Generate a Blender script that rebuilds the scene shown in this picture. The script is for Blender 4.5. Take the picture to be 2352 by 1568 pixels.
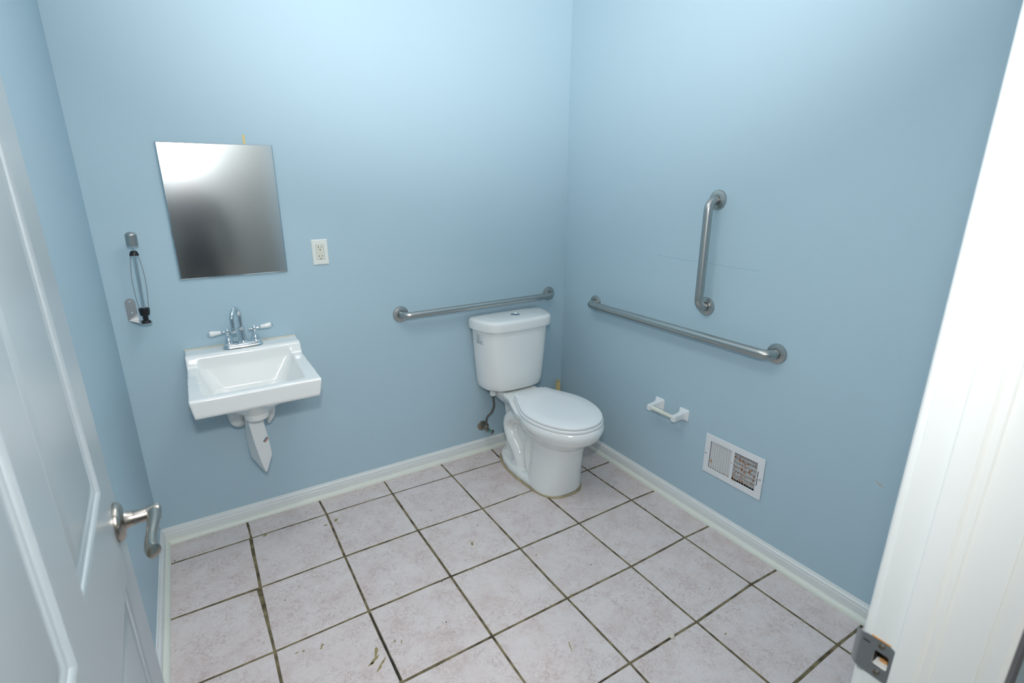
import bpy, bmesh, math, random
from mathutils import Vector, Matrix, Quaternion
random.seed(7)
for o in list(bpy.data.objects): bpy.data.objects.remove(o)
SC = bpy.context.scene
COL = SC.collection
PI = math.pi

# ------------------------------------------------------------------ camera
cam = bpy.data.cameras.new('camera'); cam_o = bpy.data.objects.new('camera', cam); COL.objects.link(cam_o)
Rm = ((0.84882495, -0.52867212, 0.00141319), (-0.15451737, -0.25064447, -0.95566821), (0.50558934, 0.81097666, -0.29444231))
CAM = Vector((0.28496, -2.45430, 1.53268))
mw = Matrix.Identity(4)
for r in range(3):
    mw[r][0] = Rm[0][r]; mw[r][1] = -Rm[1][r]; mw[r][2] = -Rm[2][r]; mw[r][3] = CAM[r]
cam_o.matrix_world = mw
cam.sensor_width = 36.0; cam.sensor_fit = 'HORIZONTAL'; cam.lens = 18.263
cam.clip_start = 0.01; cam.clip_end = 60
cam.dof.use_dof = True; cam.dof.focus_distance = 2.6; cam.dof.aperture_fstop = 5.6
SC.camera = cam_o

# ------------------------------------------------------------------ world, lights, exposure
wd = bpy.data.worlds.new('world'); SC.world = wd; wd.use_nodes = True
wd.node_tree.nodes['Background'].inputs[0].default_value = (0.6, 0.75, 0.9, 1)
wd.node_tree.nodes['Background'].inputs[1].default_value = 0.05
vs = SC.view_settings
vs.view_transform = 'Standard'; vs.look = 'None'; vs.gamma = 1.0; vs.use_curve_mapping = False
vs.exposure = 0.0

def add_spot(name, loc, target, energy, color, radius, size, blend):
    l = bpy.data.lights.new(name, 'SPOT'); l.energy = energy; l.color = color; l.shadow_soft_size = radius
    l.spot_size = math.radians(size); l.spot_blend = blend
    o = bpy.data.objects.new(name, l); COL.objects.link(o); o.location = loc
    o.rotation_euler = (Vector(target) - Vector(loc)).to_track_quat('-Z', 'Y').to_euler()
    return o
def add_area(name, loc, size, energy, color, rot=(0, 0, 0), shape='DISK'):
    l = bpy.data.lights.new(name, 'AREA'); l.energy = energy; l.color = color; l.shape = shape; l.size = size
    o = bpy.data.objects.new(name, l); COL.objects.link(o); o.location = loc; o.rotation_euler = rot
    return o
# the photographer's flash above the lens: head tilted up to bounce off the ceiling, small bounce card facing the room
LC = (1.0, 0.965, 0.95)
add_spot('flash_head', (0.30, -2.44, 1.82), (0.90, -1.50, 2.62), 290, LC, 0.03, 100, 1.0)
add_spot('flash_bounce_card', (0.30, -2.44, 1.82), (1.28, -0.22, 0.88), 50, LC, 0.04, 138, 0.85)

# ------------------------------------------------------------------ helpers
def link(o, parent=None):
    COL.objects.link(o)
    if parent is not None: o.parent = parent
    return o
def wloc(o):
    v = Vector(o.location)
    while o.parent: o = o.parent; v += o.location
    return v
def tag(o, label=None, cat=None, group=None, kind=None):
    if label: o['label'] = label
    if cat: o['category'] = cat
    if group: o['group'] = group
    if kind: o['kind'] = kind
    return o
def empty(name, loc, label, cat, group=None, kind=None):
    o = bpy.data.objects.new(name, None); o.empty_display_size = 0.05; o.location = loc; link(o)
    return tag(o, label, cat, group, kind)

class MB:
    def __init__(s): s.v = []; s.f = []
    def add(s, vs_, fs):
        n = len(s.v); s.v += [Vector(p) for p in vs_]; s.f += [tuple(i + n for i in f) for f in fs]; return s
    def box(s, a, b):
        x0, y0, z0 = (min(a[i], b[i]) for i in range(3)); x1, y1, z1 = (max(a[i], b[i]) for i in range(3))
        return s.add([(x0,y0,z0),(x1,y0,z0),(x1,y1,z0),(x0,y1,z0),(x0,y0,z1),(x1,y0,z1),(x1,y1,z1),(x0,y1,z1)],
                     [(3,2,1,0),(4,5,6,7),(0,1,5,4),(1,2,6,5),(2,3,7,6),(3,0,4,7)])
    def loft(s, rings, cap0=True, cap1=True, closed=False):
        n = len(rings[0]); vs_ = [p for r in rings for p in r]; fs = []
        m = len(rings)
        for i in range(m if closed else m - 1):
            k = (i + 1) % m
            for j in range(n):
                fs.append((i*n+j, i*n+(j+1)%n, k*n+(j+1)%n, k*n+j))
        if not closed:
            if cap0: fs.append(tuple(reversed(range(n))))
            if cap1: fs.append(tuple((m-1)*n + j for j in range(n)))
        return s.add(vs_, fs)
    def lathe(s, prof, origin, axis=(0,0,1), seg=24, cap0=True, cap1=True):
        q = Vector((0,0,1)).rotation_difference(Vector(axis).normalized()); O = Vector(origin)
        rings = [[O + q @ Vector((r*math.cos(2*PI*k/seg), r*math.sin(2*PI*k/seg), h)) for k in range(seg)] for r, h in prof]
        return s.loft(rings, cap0, cap1)
    def tube(s, path, rad, seg=14, flat=1.0, up=None):
        P = [Vector(p) for p in path]; n = len(P)
        rr = rad if isinstance(rad, (list, tuple)) else [rad]*n
        T = [(P[min(i+1,n-1)] - P[max(i-1,0)]).normalized() for i in range(n)]
        u = Vector(up) if up else (Vector((0,0,1)) if abs(T[0].z) < 0.9 else Vector((1,0,0)))
        u = (u - T[0]*u.dot(T[0])).normalized(); rings = []
        for i in range(n):
            if i: u = (T[i-1].rotation_difference(T[i]) @ u); u = (u - T[i]*u.dot(T[i])).normalized()
            w = T[i].cross(u)
            rings.append([P[i] + (w*math.cos(2*PI*k/seg) + u*flat*math.sin(2*PI*k/seg))*rr[i] for k in range(seg)])
        return s.loft(rings)
    def prism(s, poly, a, b):
        """poly: list of 3D points (planar ring); a/b: offset vectors of the two ends"""
        A, B = Vector(a), Vector(b)
        return s.loft([[Vector(p)+A for p in poly], [Vector(p)+B for p in poly]])
    def xform(s, m):
        s.v = [m @ p for p in s.v]; return s
    def build(s, name, mat, parent=None, smooth=40, bevel=0, bseg=2, sub=0, label=None, remesh=0, relax=0):
        c = Vector((0,0,0))
        lo = [min(p[i] for p in s.v) for i in range(3)]; hi = [max(p[i] for p in s.v) for i in range(3)]
        c = Vector([(lo[i]+hi[i])/2 for i in range(3)])
        me = bpy.data.meshes.new(name); me.from_pydata([tuple(p - c) for p in s.v], [], s.f); me.update()
        bm = bmesh.new(); bm.from_mesh(me)
        bmesh.ops.recalc_face_normals(bm, faces=bm.faces); bm.to_mesh(me); bm.free()
        me.materials.append(mat)
        if smooth:
            for p in me.polygons: p.use_smooth = True
            if smooth < 180: me.set_sharp_from_angle(angle=math.radians(smooth))
        o = bpy.data.objects.new(name, me)
        o.location = c - (wloc(parent) if parent is not None else Vector((0,0,0)))
        link(o, parent)
        if remesh:
            m = o.modifiers.new('remesh', 'REMESH'); m.mode = 'VOXEL'; m.voxel_size = remesh; m.use_smooth_shade = True
            if relax:
                m = o.modifiers.new('relax', 'SMOOTH'); m.factor = 0.5; m.iterations = relax
        if bevel:
            m = o.modifiers.new('bevel', 'BEVEL'); m.width = bevel; m.segments = bseg; m.limit_method = 'ANGLE'; m.angle_limit = math.radians(35)
            m.harden_normals = False
        if sub:
            m = o.modifiers.new('sub', 'SUBSURF'); m.levels = sub; m.render_levels = sub
        if label: o['label'] = label
        return o

def arc(c, a, b, r, t0, t1, n):
    """points on c + r*(cos t * a + sin t * b)"""
    c, a, b = Vector(c), Vector(a), Vector(b)
    return [c + (a*math.cos(t0+(t1-t0)*k/n) + b*math.sin(t0+(t1-t0)*k/n))*r for k in range(n+1)]
def catmull(pts, n=6):
    P = [Vector(p) for p in pts]; out = []
    for i in range(len(P)-1):
        p0, p1, p2, p3 = P[max(i-1,0)], P[i], P[i+1], P[min(i+2,len(P)-1)]
        for k in range(n):
            t = k/n
            out.append(0.5*((2*p1)+(p2-p0)*t+(2*p0-5*p1+4*p2-p3)*t*t+(3*p1-p0-3*p2+p3)*t**3))
    return out + [P[-1]]
def catmull_closed(pts, n=6):
    P = [Vector(p) for p in pts]; m = len(P); out = []
    for i in range(m):
        p0, p1, p2, p3 = P[i-1], P[i], P[(i+1)%m], P[(i+2)%m]
        for k in range(n):
            t = k/n
            out.append(0.5*((2*p1)+(p2-p0)*t+(2*p0-5*p1+4*p2-p3)*t*t+(3*p1-p0-3*p2+p3)*t**3))
    return out
def rrect(cx, cy, w, h, r, n=5):
    """rounded rectangle in 2D, counter-clockwise"""
    out = []
    for (sx, sy, t0) in ((1,1,0),(-1,1,PI/2),(-1,-1,PI),(1,-1,1.5*PI)):
        for k in range(n+1):
            t = t0 + PI/2*k/n
            out.append((cx+sx*(w/2-r)+r*math.cos(t), cy+sy*(h/2-r)+r*math.sin(t)))
    return out
def lin(c):
    return tuple(((x/255)/12.92 if x/255 <= 0.04045 else ((x/255+0.055)/1.055)**2.4) for x in c) + (1.0,)

# ------------------------------------------------------------------ materials
def nt(name):
    m = bpy.data.materials.new(name); m.use_nodes = True
    return m, m.node_tree.nodes, m.node_tree.links, m.node_tree.nodes['Principled BSDF']
def simple(name, rgb, rough=0.5, metal=0.0, spec=0.5, var=0.0, vscale=6.0, bump=0.0, bscale=200.0, coat=0.0):
    m, N, L, B = nt(name)
    c = lin(rgb)
    B.inputs['Base Color'].default_value = c; B.inputs['Roughness'].default_value = rough
    B.inputs['Metallic'].default_value = metal; B.inputs['Specular IOR Level'].default_value = spec
    B.inputs['Coat Weight'].default_value = coat; B.inputs['Coat Roughness'].default_value = 0.05
    g = N.new('ShaderNodeNewGeometry')
    if var:
        t = N.new('ShaderNodeTexNoise'); t.inputs['Scale'].default_value = vscale; t.inputs['Detail'].default_value = 6
        L.new(g.outputs['Position'], t.inputs['Vector'])
        mx = N.new('ShaderNodeMix'); mx.data_type = 'RGBA'
        mx.inputs['A'].default_value = tuple(x*(1-var) for x in c[:3])+(1,); mx.inputs['B'].default_value = tuple(min(1, x*(1+var)) for x in c[:3])+(1,)
        L.new(t.outputs['Fac'], mx.inputs['Factor']); L.new(mx.outputs['Result'], B.inputs['Base Color'])
    if bump:
        t = N.new('ShaderNodeTexNoise'); t.inputs['Scale'].default_value = bscale; t.inputs['Detail'].default_value = 3
        L.new(g.outputs['Position'], t.inputs['Vector'])
        b = N.new('ShaderNodeBump'); b.inputs['Strength'].default_value = bump; b.inputs['Distance'].default_value = 0.001
        L.new(t.outputs['Fac'], b.inputs['Height']); L.new(b.outputs['Normal'], B.inputs['Normal'])
    return m

def tile_mat():
    m, N, L, B = nt('ceramic_floor_tile')
    g = N.new('ShaderNodeNewGeometry'); oi = N.new('ShaderNodeObjectInfo')
    ad = N.new('ShaderNodeVectorMath'); ad.operation = 'ADD'
    sc = N.new('ShaderNodeMath'); sc.operation = 'MULTIPLY'; sc.inputs[1].default_value = 37.0
    L.new(oi.outputs['Random'], sc.inputs[0]); L.new(g.outputs['Position'], ad.inputs[0]); L.new(sc.outputs[0], ad.inputs[1])
    def noise(scale, det, rough=0.6, dist=0.0):
        t = N.new('ShaderNodeTexNoise'); t.inputs['Scale'].default_value = scale; t.inputs['Detail'].default_value = det
        t.inputs['Roughness'].default_value = rough; t.inputs['Distortion'].default_value = dist
        L.new(ad.outputs[0], t.inputs['Vector']); return t
    def ramp(fac, stops):
        r = N.new('ShaderNodeValToRGB')
        while len(r.color_ramp.elements) > 1: r.color_ramp.elements.remove(r.color_ramp.elements[-1])
        r.color_ramp.elements[0].position = stops[0][0]; r.color_ramp.elements[0].color = stops[0][1]
        for p, c in stops[1:]:
            e = r.color_ramp.elements.new(p); e.color = c
        L.new(fac, r.inputs[0]); return r
    def mix(f, a, b, mode='MIX'):
        x = N.new('ShaderNodeMix'); x.data_type = 'RGBA'; x.blend_type = mode
        if isinstance(f, float): x.inputs['Factor'].default_value = f
        else: L.new(f, x.inputs['Factor'])
        L.new(a, x.inputs['A'])
        if isinstance(b, tuple): x.inputs['B'].default_value = b
        else: L.new(b, x.inputs['B'])
        return x.outputs['Result']
    big = noise(7.5, 5, 0.65, 0.4)
    base = ramp(big.outputs['Fac'], [(0.28, lin((224, 217, 216))), (0.52, lin((219, 209, 207))), (0.74, lin((208, 193, 189)))])
    fine = noise(55, 6, 0.75, 1.6)
    sp = ramp(fine.outputs['Fac'], [(0.45, (0,0,0,1)), (0.60, (1,1,1,1))])
    sel = ramp(noise(11, 4, 0.7).outputs['Fac'], [(0.36, (0,0,0,1)), (0.62, (1,1,1,1))])
    mul = N.new('ShaderNodeMath'); mul.operation = 'MULTIPLY'; L.new(sp.outputs[0], mul.inputs[0]); L.new(sel.outputs[0], mul.inputs[1])
    m2 = N.new('ShaderNodeMath'); m2.operation = 'MULTIPLY'; L.new(mul.outputs[0], m2.inputs[0]); m2.inputs[1].default_value = 0.65
    c = mix(m2.outputs[0], base.outputs[0], lin((176, 152, 145)))
    vein = noise(16, 8, 0.72, 2.2)
    vr = ramp(vein.outputs['Fac'], [(0.485, (0,0,0,1)), (0.5, (1,1,1,1)), (0.515, (0,0,0,1))])
    v2 = N.new('ShaderNodeMath'); v2.operation = 'MULTIPLY'; L.new(vr.outputs[0], v2.inputs[0]); v2.inputs[1].default_value = 0.42
    c = mix(v2.outputs[0], c, lin((236, 232, 228)))
    grit = noise(260, 3, 0.6); gr = ramp(grit.outputs['Fac'], [(0.60, (0,0,0,1)), (0.72, (1,1,1,1))])
    v3 = N.new('ShaderNodeMath'); v3.operation = 'MULTIPLY'; L.new(gr.outputs[0], v3.inputs[0]); v3.inputs[1].default_value = 0.3
    c = mix(v3.outputs[0], c, lin((168, 154, 146)))
    L.new(c, B.inputs['Base Color'])
    B.inputs['Roughness'].default_value = 0.48; B.inputs['Specular IOR Level'].default_value = 0.35
    bp = N.new('ShaderNodeBump'); bp.inputs['Strength'].default_value = 0.25; bp.inputs['Distance'].default_value = 0.001
    L.new(vein.outputs['Fac'], bp.inputs['Height']); L.new(bp.outputs['Normal'], B.inputs['Normal'])
    return m
def brushed(name, rgb, rough=0.32):
    m, N, L, B = nt(name)
    B.inputs['Base Color'].default_value = lin(rgb); B.inputs['Metallic'].default_value = 1.0
    g = N.new('ShaderNodeNewGeometry'); t = N.new('ShaderNodeTexNoise'); t.inputs['Scale'].default_value = 300; t.inputs['Detail'].default_value = 4
    L.new(g.outputs['Position'], t.inputs['Vector'])
    r = N.new('ShaderNodeMapRange'); r.inputs[3].default_value = rough-0.06; r.inputs[4].default_value = rough+0.08
    L.new(t.outputs['Fac'], r.inputs[0]); L.new(r.outputs[0], B.inputs['Roughness'])
    return m
def grout_mat():
    m, N, L, B = nt('floor_grout')
    g = N.new('ShaderNodeNewGeometry'); t = N.new('ShaderNodeTexNoise'); t.inputs['Scale'].default_value = 22; t.inputs['Detail'].default_value = 6
    L.new(g.outputs['Position'], t.inputs['Vector'])
    r = N.new('ShaderNodeValToRGB'); e = r.color_ramp.elements
    e[0].position = 0.33; e[0].color = lin((70, 62, 50)); e[1].position = 0.62; e[1].color = lin((134, 124, 96))
    L.new(t.outputs['Fac'], r.inputs[0]); L.new(r.outputs[0], B.inputs['Base Color'])
    B.inputs['Roughness'].default_value = 0.9; B.inputs['Specular IOR Level'].default_value = 0.1
    b = N.new('ShaderNodeBump'); b.inputs['Strength'].default_value = 0.6; b.inputs['Distance'].default_value = 0.002
    L.new(t.outputs['Fac'], b.inputs['Height']); L.new(b.outputs['Normal'], B.inputs['Normal'])
    return m
def rust_mat():
    m, N, L, B = nt('rusty_damper')
    g = N.new('ShaderNodeNewGeometry'); t = N.new('ShaderNodeTexNoise'); t.inputs['Scale'].default_value = 75; t.inputs['Detail'].default_value = 5
    L.new(g.outputs['Position'], t.inputs['Vector'])
    r = N.new('ShaderNodeValToRGB'); e = r.color_ramp.elements
    e[0].position = 0.53; e[0].color = lin((206, 212, 214)); e[1].position = 0.60; e[1].color = lin((182, 122, 78))
    L.new(t.outputs['Fac'], r.inputs[0]); L.new(r.outputs[0], B.inputs['Base Color']); B.inputs['Roughness'].default_value = 0.7
    return m
def emit(name, rgb, s):
    m, N, L, B = nt(name)
    B.inputs['Base Color'].default_value = (0.9,0.9,0.9,1); B.inputs['Emission Color'].default_value = rgb+(1,); B.inputs['Emission Strength'].default_value = s
    return m

M = {}
M['wall'] = simple('blue_wall_paint', (176, 202, 214), 0.55, spec=0.3, var=0.02, vscale=1.5, bump=0.12, bscale=350)
M['ceiling'] = simple('ceiling_paint', (232, 234, 236), 0.85, spec=0.2)
M['white'] = simple('white_gloss_trim_paint', (226, 231, 230), 0.35, spec=0.45, var=0.015, vscale=9, bump=0.08, bscale=60)
M['shoe'] = simple('shoe_moulding_paint', (226, 230, 220), 0.35, spec=0.45, var=0.03, vscale=14, bump=0.15, bscale=60)
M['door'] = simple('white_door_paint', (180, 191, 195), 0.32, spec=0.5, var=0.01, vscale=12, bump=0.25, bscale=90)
M['porcelain'] = simple('white_porcelain', (240, 243, 241), 0.10, spec=0.6, coat=0.3)
M['plastic'] = simple('white_plastic', (232, 236, 236), 0.28, spec=0.5)
M['seat'] = simple('white_seat_plastic', (241, 244, 244), 0.25, spec=0.5)
M['ivory'] = simple('ivory_roller_plastic', (226, 228, 214), 0.35)
M['outlet'] = simple('outlet_white', (232, 235, 228), 0.35)
M['outlet2'] = simple('outlet_cream_face', (222, 222, 208), 0.4)
M['slot'] = simple('dark_slot', (28, 22, 22), 0.7)
M['chrome'] = simple('chrome', (222, 228, 232), 0.06, metal=1.0)
M['steel'] = brushed('brushed_stainless', (182, 184, 181), 0.34)
M['steel2'] = brushed('satin_stainless_light', (190, 192, 192), 0.34)
M['nickel'] = simple('satin_nickel', (172, 168, 160), 0.27, metal=1.0)
M['strike'] = brushed('strike_plate_metal', (168, 172, 174), 0.42)
M['rubber'] = simple('black_plastic', (18, 19, 22), 0.4)
M['braid'] = brushed('braided_hose', (120, 116, 108), 0.4)
M['oldmetal'] = brushed('tarnished_chrome', (150, 142, 130), 0.3)
M['green'] = simple('green_corrosion', (70, 132, 120), 0.6, var=0.3, vscale=80)
M['tile'] = tile_mat()
M['grout'] = grout_mat()
M['caulk'] = simple('tan_caulk', (172, 158, 122), 0.6, var=0.35, vscale=14)
M['caulkwall'] = simple('sink_caulk', (210, 206, 188), 0.6, var=0.1, vscale=30)
M['rust'] = rust_mat()
M['ventwhite'] = simple('register_white_paint', (228, 232, 234), 0.35, var=0.02, vscale=30)
M['black'] = simple('duct_black', (26, 26, 28), 0.9)
M['tan'] = simple('tan_wood_handle', (186, 168, 112), 0.5, var=0.1, vscale=40)
M['tape'] = simple('yellow_masking_tape', (226, 200, 128), 0.7)
M['wood'] = simple('raw_wood', (200, 150, 92), 0.7, var=0.25, vscale=120)
M['paper'] = simple('label_paper', (222, 228, 228), 0.6)
M['ink'] = simple('label_ink', (120, 128, 132), 0.7)
M['blue'] = simple('sticker_blue', (98, 120, 138), 0.5)
M['red'] = simple('sticker_red', (206, 132, 104), 0.5)
M['stain'] = simple('tan_paint_smear', (150, 138, 96), 0.7, var=0.2, vscale=60)
M['dark'] = simple('dark_open_joint', (34, 34, 34), 0.9)
M['chip'] = simple('plaster_crumb', (214, 208, 194), 0.8, var=0.1, vscale=90)
M['halldark'] = simple('dark_grey_casing', (104, 108, 114), 0.35, var=0.1, vscale=20)  # darker grey than the white bead next to it
M['hallwall'] = simple('hall_wall_paint', (206, 206, 200), 0.8)
M['hallfloor'] = simple('hall_floor', (120, 112, 102), 0.6, var=0.1)
M['clothes'] = simple('dark_clothing', (34, 42, 52), 0.85)
M['skin'] = simple('skin', (196, 152, 128), 0.55)
M['hair'] = simple('dark_hair', (40, 32, 28), 0.6)
M['crack'] = simple('wall_hairline', (142, 172, 186), 0.7)
M['lamp'] = emit('fill_lamp_glass', (1.0, 0.98, 0.94), 2.0)  # glowing shade of the added fill lamps
def mirror_mat():
    m, N, L, B = nt('mirror_silver')
    B.inputs['Base Color'].default_value = (0.62, 0.69, 0.73, 1); B.inputs['Metallic'].default_value = 1.0
    B.inputs['Roughness'].default_value = 0.135
    return m
M['mirror'] = mirror_mat()
M['glassedge'] = simple('mirror_edge_glass', (150, 178, 178), 0.12, metal=0.5)

# ------------------------------------------------------------------ room shell
XR = 2.181; ZC = 2.52; YF = -2.251; YH = -2.352; XJ = 0.957; XHINGE = 0.118; YHALL = -4.1; ZD = 2.04
def holed(b, axis, val, u0, u1, v0, v1, holes, thick):
    """slab perpendicular to axis with rectangular holes; u,v are the other two axes in order"""
    us = sorted({u0, u1, *[h[0] for h in holes], *[h[1] for h in holes]}); vv = sorted({v0, v1, *[h[2] for h in holes], *[h[3] for h in holes]})
    ax = [i for i in range(3) if i != axis]
    def inside(u, v): return any(h[0] < u < h[1] and h[2] < v < h[3] for h in holes)
    nu, nv = len(us), len(vv); vs_ = []; idx = {}
    for s_, d in enumerate((val, val + thick)):
        for i, u in enumerate(us):
            for j, v in enumerate(vv):
                p = [0,0,0]; p[axis] = d; p[ax[0]] = u; p[ax[1]] = v; idx[(s_, i, j)] = len(vs_); vs_.append(p)
    fs = []
    solid = lambda i, j: 0 <= i < nu-1 and 0 <= j < nv-1 and not inside((us[i]+us[i+1])/2, (vv[j]+vv[j+1])/2)
    for i in range(nu-1):
        for j in range(nv-1):
            if not solid(i, j): continue
            for s_ in (0, 1):
                fs.append((idx[(s_,i,j)], idx[(s_,i+1,j)], idx[(s_,i+1,j+1)], idx[(s_,i,j+1)]))
            for (di, dj, a, c) in ((-1,0,(i,j),(i,j+1)), (1,0,(i+1,j),(i+1,j+1)), (0,-1,(i,j),(i+1,j)), (0,1,(i,j+1),(i+1,j+1))):
                if not solid(i+di, j+dj):
                    fs.append((idx[(0,)+a], idx[(0,)+c], idx[(1,)+c], idx[(1,)+a]))
    b.add(vs_, fs); return b
def struct(name, b, mat, label, cat, **k):
    o = b.build(name, mat, None, smooth=k.pop('smooth', 0), **k); return tag(o, label, cat, kind='structure')

wall_back = struct('wall_back', MB().box((-0.1, 0, -0.1), (XR+0.1, 0.1, ZC)), M['wall'], 'pale blue painted wall behind the sink and toilet', 'wall')
wall_left = struct('wall_left', MB().box((-0.1, YF-0.1, -0.1), (0, 0, ZC)), M['wall'], 'shaded pale blue wall behind the open door', 'wall')
VY0, VY1, VZ0, VZ1 = -1.372, -1.128, 0.268, 0.414
wall_right = struct('wall_right', holed(MB(), 0, XR, YF-0.1, 0.0, -0.1, ZC, [(VY0, VY1, VZ0, VZ1)], 0.1), M['wall'], 'pale blue wall carrying two grab bars and the air register', 'wall')
struct('wall_front', holed(MB(), 1, YF, 0.0, XR, -0.1, ZC, [(XHINGE-0.02, XJ+0.02, -0.05, ZD+0.02)], YH-YF), M['wall'], 'pale blue wall with the doorway the view comes through', 'wall')
struct('ceiling', MB().box((-0.1, YF-0.1, ZC), (XR+0.1, 0.1, ZC+0.08)), M['ceiling'], 'white painted ceiling above the bathroom', 'ceiling')
# hall behind the camera
struct('wall_hall_far', MB().box((-1.3, YHALL-0.1, -0.1), (2.6, YHALL, ZC)), M['hallwall'], 'off-white hall wall opposite the doorway', 'wall')
struct('wall_hall_left', MB().box((-1.4, YHALL, -0.1), (-1.3, YH, ZC)), M['hallwall'], 'off-white end wall at the hall left side', 'wall')
struct('wall_hall_right', MB().box((2.6, YHALL, -0.1), (2.7, YH, ZC)), M['hallwall'], 'off-white end wall at the hall right side', 'wall')
struct('wall_hall_near', MB().box((-1.3, YH, -0.1), (-0.1, YH+0.1, ZC)).box((XR+0.1, YH, -0.1), (2.6, YH+0.1, ZC)), M['hallwall'], 'off-white hall wall beside the bathroom', 'wall')
struct('ceiling_hall', MB().box((-1.4, YHALL-0.1, ZC), (2.7, YF-0.1, ZC+0.08)), M['ceiling'], 'white ceiling of the hall outside', 'ceiling')
struct('floor_hall', MB().box((-1.4, YHALL-0.1, -0.1), (2.7, YH, -0.004)), M['hallfloor'], 'brown hall floor outside the doorway', 'floor')

# hairline cracks and a scuff on the right wall
b = MB(); pts = [(-0.72, 1.199), (-0.86, 1.1965), (-1.0, 1.1985), (-1.12, 1.196), (-1.25, 1.198)]
b.tube([(XR, y, z) for y, z in pts], 0.0007, 5); b.build('hairline_crack', M['crack'], wall_right)
b = MB(); b.tube([(XR, -1.785, 0.547), (XR, -1.80, 0.540), (XR, -1.812, 0.536)], [0.0007, 0.0015, 0.0006], 5); b.build('scuff_mark', M['wood'], wall_right)
b = MB(); b.tube([(XR, -1.022, 1.0+0.40), (XR, -1.022, 1.385)], 0.0006, 5)

# ------------------------------------------------------------------ tiled floor
floor = struct('floor', MB().box((-0.1, YF-0.11, -0.1), (XR+0.1, 0.1, -0.0022)), M['grout'], 'floor of square pinkish white ceramic tiles with brown grout', 'floor')
CX = [0.010, 0.3307, 0.659, 0.993, 1.3247, 1.6555, 1.9942, 2.174]
RY = [-0.008, -0.166, -0.508, -0.8525, -1.1915, -1.527, -1.858, -2.194, YH]
MEAS = {(1,1):(0.334,-0.162),(2,1):(0.6637,-0.1594),(3,1):(0.9929,-0.1605),(4,1):(1.3256,-0.168),(5,1):(1.6450,-0.1750),(6,1):(1.992,-0.171),
 (1,2):(0.3295,-0.5081),(2,2):(0.6595,-0.5043),(3,2):(0.9918,-0.5054),(4,2):(1.324,-0.5154),(5,2):(1.65,-0.514),(6,2):(1.9932,-0.5112),
 (1,3):(0.3307,-0.8533),(2,3):(0.6566,-0.8496),(3,3):(0.9937,-0.8505),(4,3):(1.324,-0.8568),(5,3):(1.6539,-0.856),(6,3):(1.9962,-0.8484),
 (2,4):(0.6583,-1.1916),(3,4):(0.9928,-1.1912),(4,4):(1.3247,-1.1918),(5,4):(1.6579,-1.1951),(6,4):(1.9948,-1.1876),
 (4,5):(1.3287,-1.5265),(5,5):(1.6558,-1.5303),(6,5):(1.9942,-1.521),(6,6):(1.9923,-1.8544)}
def gp(i, j): return Vector((*MEAS.get((i, j), (CX[i], RY[j])), 0))
def edge_pts(p, q, nrm, k=5):
    out = []
    for t in range(k):
        a = t/k; jit = random.uniform(-0.0011, 0.0011) if t else 0
        out.append(p.lerp(q, a) + nrm*jit)
    return out
for i in range(len(CX)-1):
    for j in range(len(RY)-1):
        g = 0.0046 + random.uniform(-0.0005, 0.0008)
        c = [gp(i, j), gp(i+1, j), gp(i+1, j+1), gp(i, j+1)]
        ins = [(g, -g), (-g, -g), (-g, g), (g, g)]
        if i == 0 and j in (1,): ins[1] = (-g-0.004, -g); ins[2] = (-g-0.001, g)
        if i == 0 and j == 2: ins[1] = (-g-0.010, -g-0.003)
        c = [p + Vector((a, d, random.uniform(-0.0005, 0.0004))) for p, (a, d) in zip(c, ins)]
        ring = []
        for k in range(4):
            e = (c[(k+1)%4] - c[k]).normalized(); nrm = Vector((e.y, -e.x, 0))
            ring += edge_pts(c[k], c[(k+1)%4], nrm, 3)
        ctr = sum(c, Vector())/4
        ring1 = [p + (ctr-p).normalized()*0.0022 for p in ring]
        MB().loft([[p - Vector((0,0,0.009)) for p in ring], [p - Vector((0,0,0.0012)) for p in ring], ring1], cap0=False).build('tile', M['tile'], floor, smooth=25)
# open joint where the grout has fallen out, smears and specks
b = MB(); b.box((0.6545, -1.182, -0.004), (0.6595, -0.862, -0.0017)); b.build('open_joint', M['dark'], floor)
def patch(name, x, y, l, w, ang, mat):
    pts = []
    n = 12
    for k in range(n):
        t = 2*PI*k/n; r = random.uniform(0.65, 1.15)
        px, py = l/2*r*math.cos(t), w/2*r*math.sin(t)
        pts.append(Vector((x+px*math.cos(ang)-py*math.sin(ang), y+px*math.sin(ang)+py*math.cos(ang), 0)))
    MB().loft([[p for p in pts], [p + Vector((0,0,0.0008)) for p in pts]]).build(name, mat, floor)
for (x, y, l, w, a) in ((0.625,-1.036,0.045,0.010,1.2),(0.608,-1.066,0.050,0.012,0.5),(0.596,-1.076,0.026,0.008,0.2),(0.621,-1.095,0.042,0.006,0.7),(0.636,-1.084,0.03,0.005,0.9),
    (0.612,-1.108,0.03,0.004,0.6),(0.693,-1.030,0.016,0.006,1.0),(0.712,-1.045,0.020,0.004,1.1),(0.474,-0.915,0.018,0.008,0.8),(0.468,-0.925,0.010,0.006,0.2),(0.394,-0.90,0.012,0.005,0.3),(0.414,-0.905,0.009,0.007,0.3),
    (0.640,-0.245,0.020,0.014,0.2),(0.690,-0.232,0.028,0.018,0.9),(0.39,-0.175,0.025,0.012,0.4),(1.16,-0.72,0.026,0.012,1.2),(1.10,-0.40,0.010,0.006,0.3),(1.36,-0.93,0.014,0.005,0.3),
    (1.345,-1.19,0.022,0.012,0.3),(1.20,-1.37,0.05,0.004,1.2),(1.70,-1.62,0.014,0.006,0.2),(1.83,-1.45,0.012,0.005,0.5)):
    patch('grout_smear', x, y, l, w, a, M['stain'])
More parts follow.
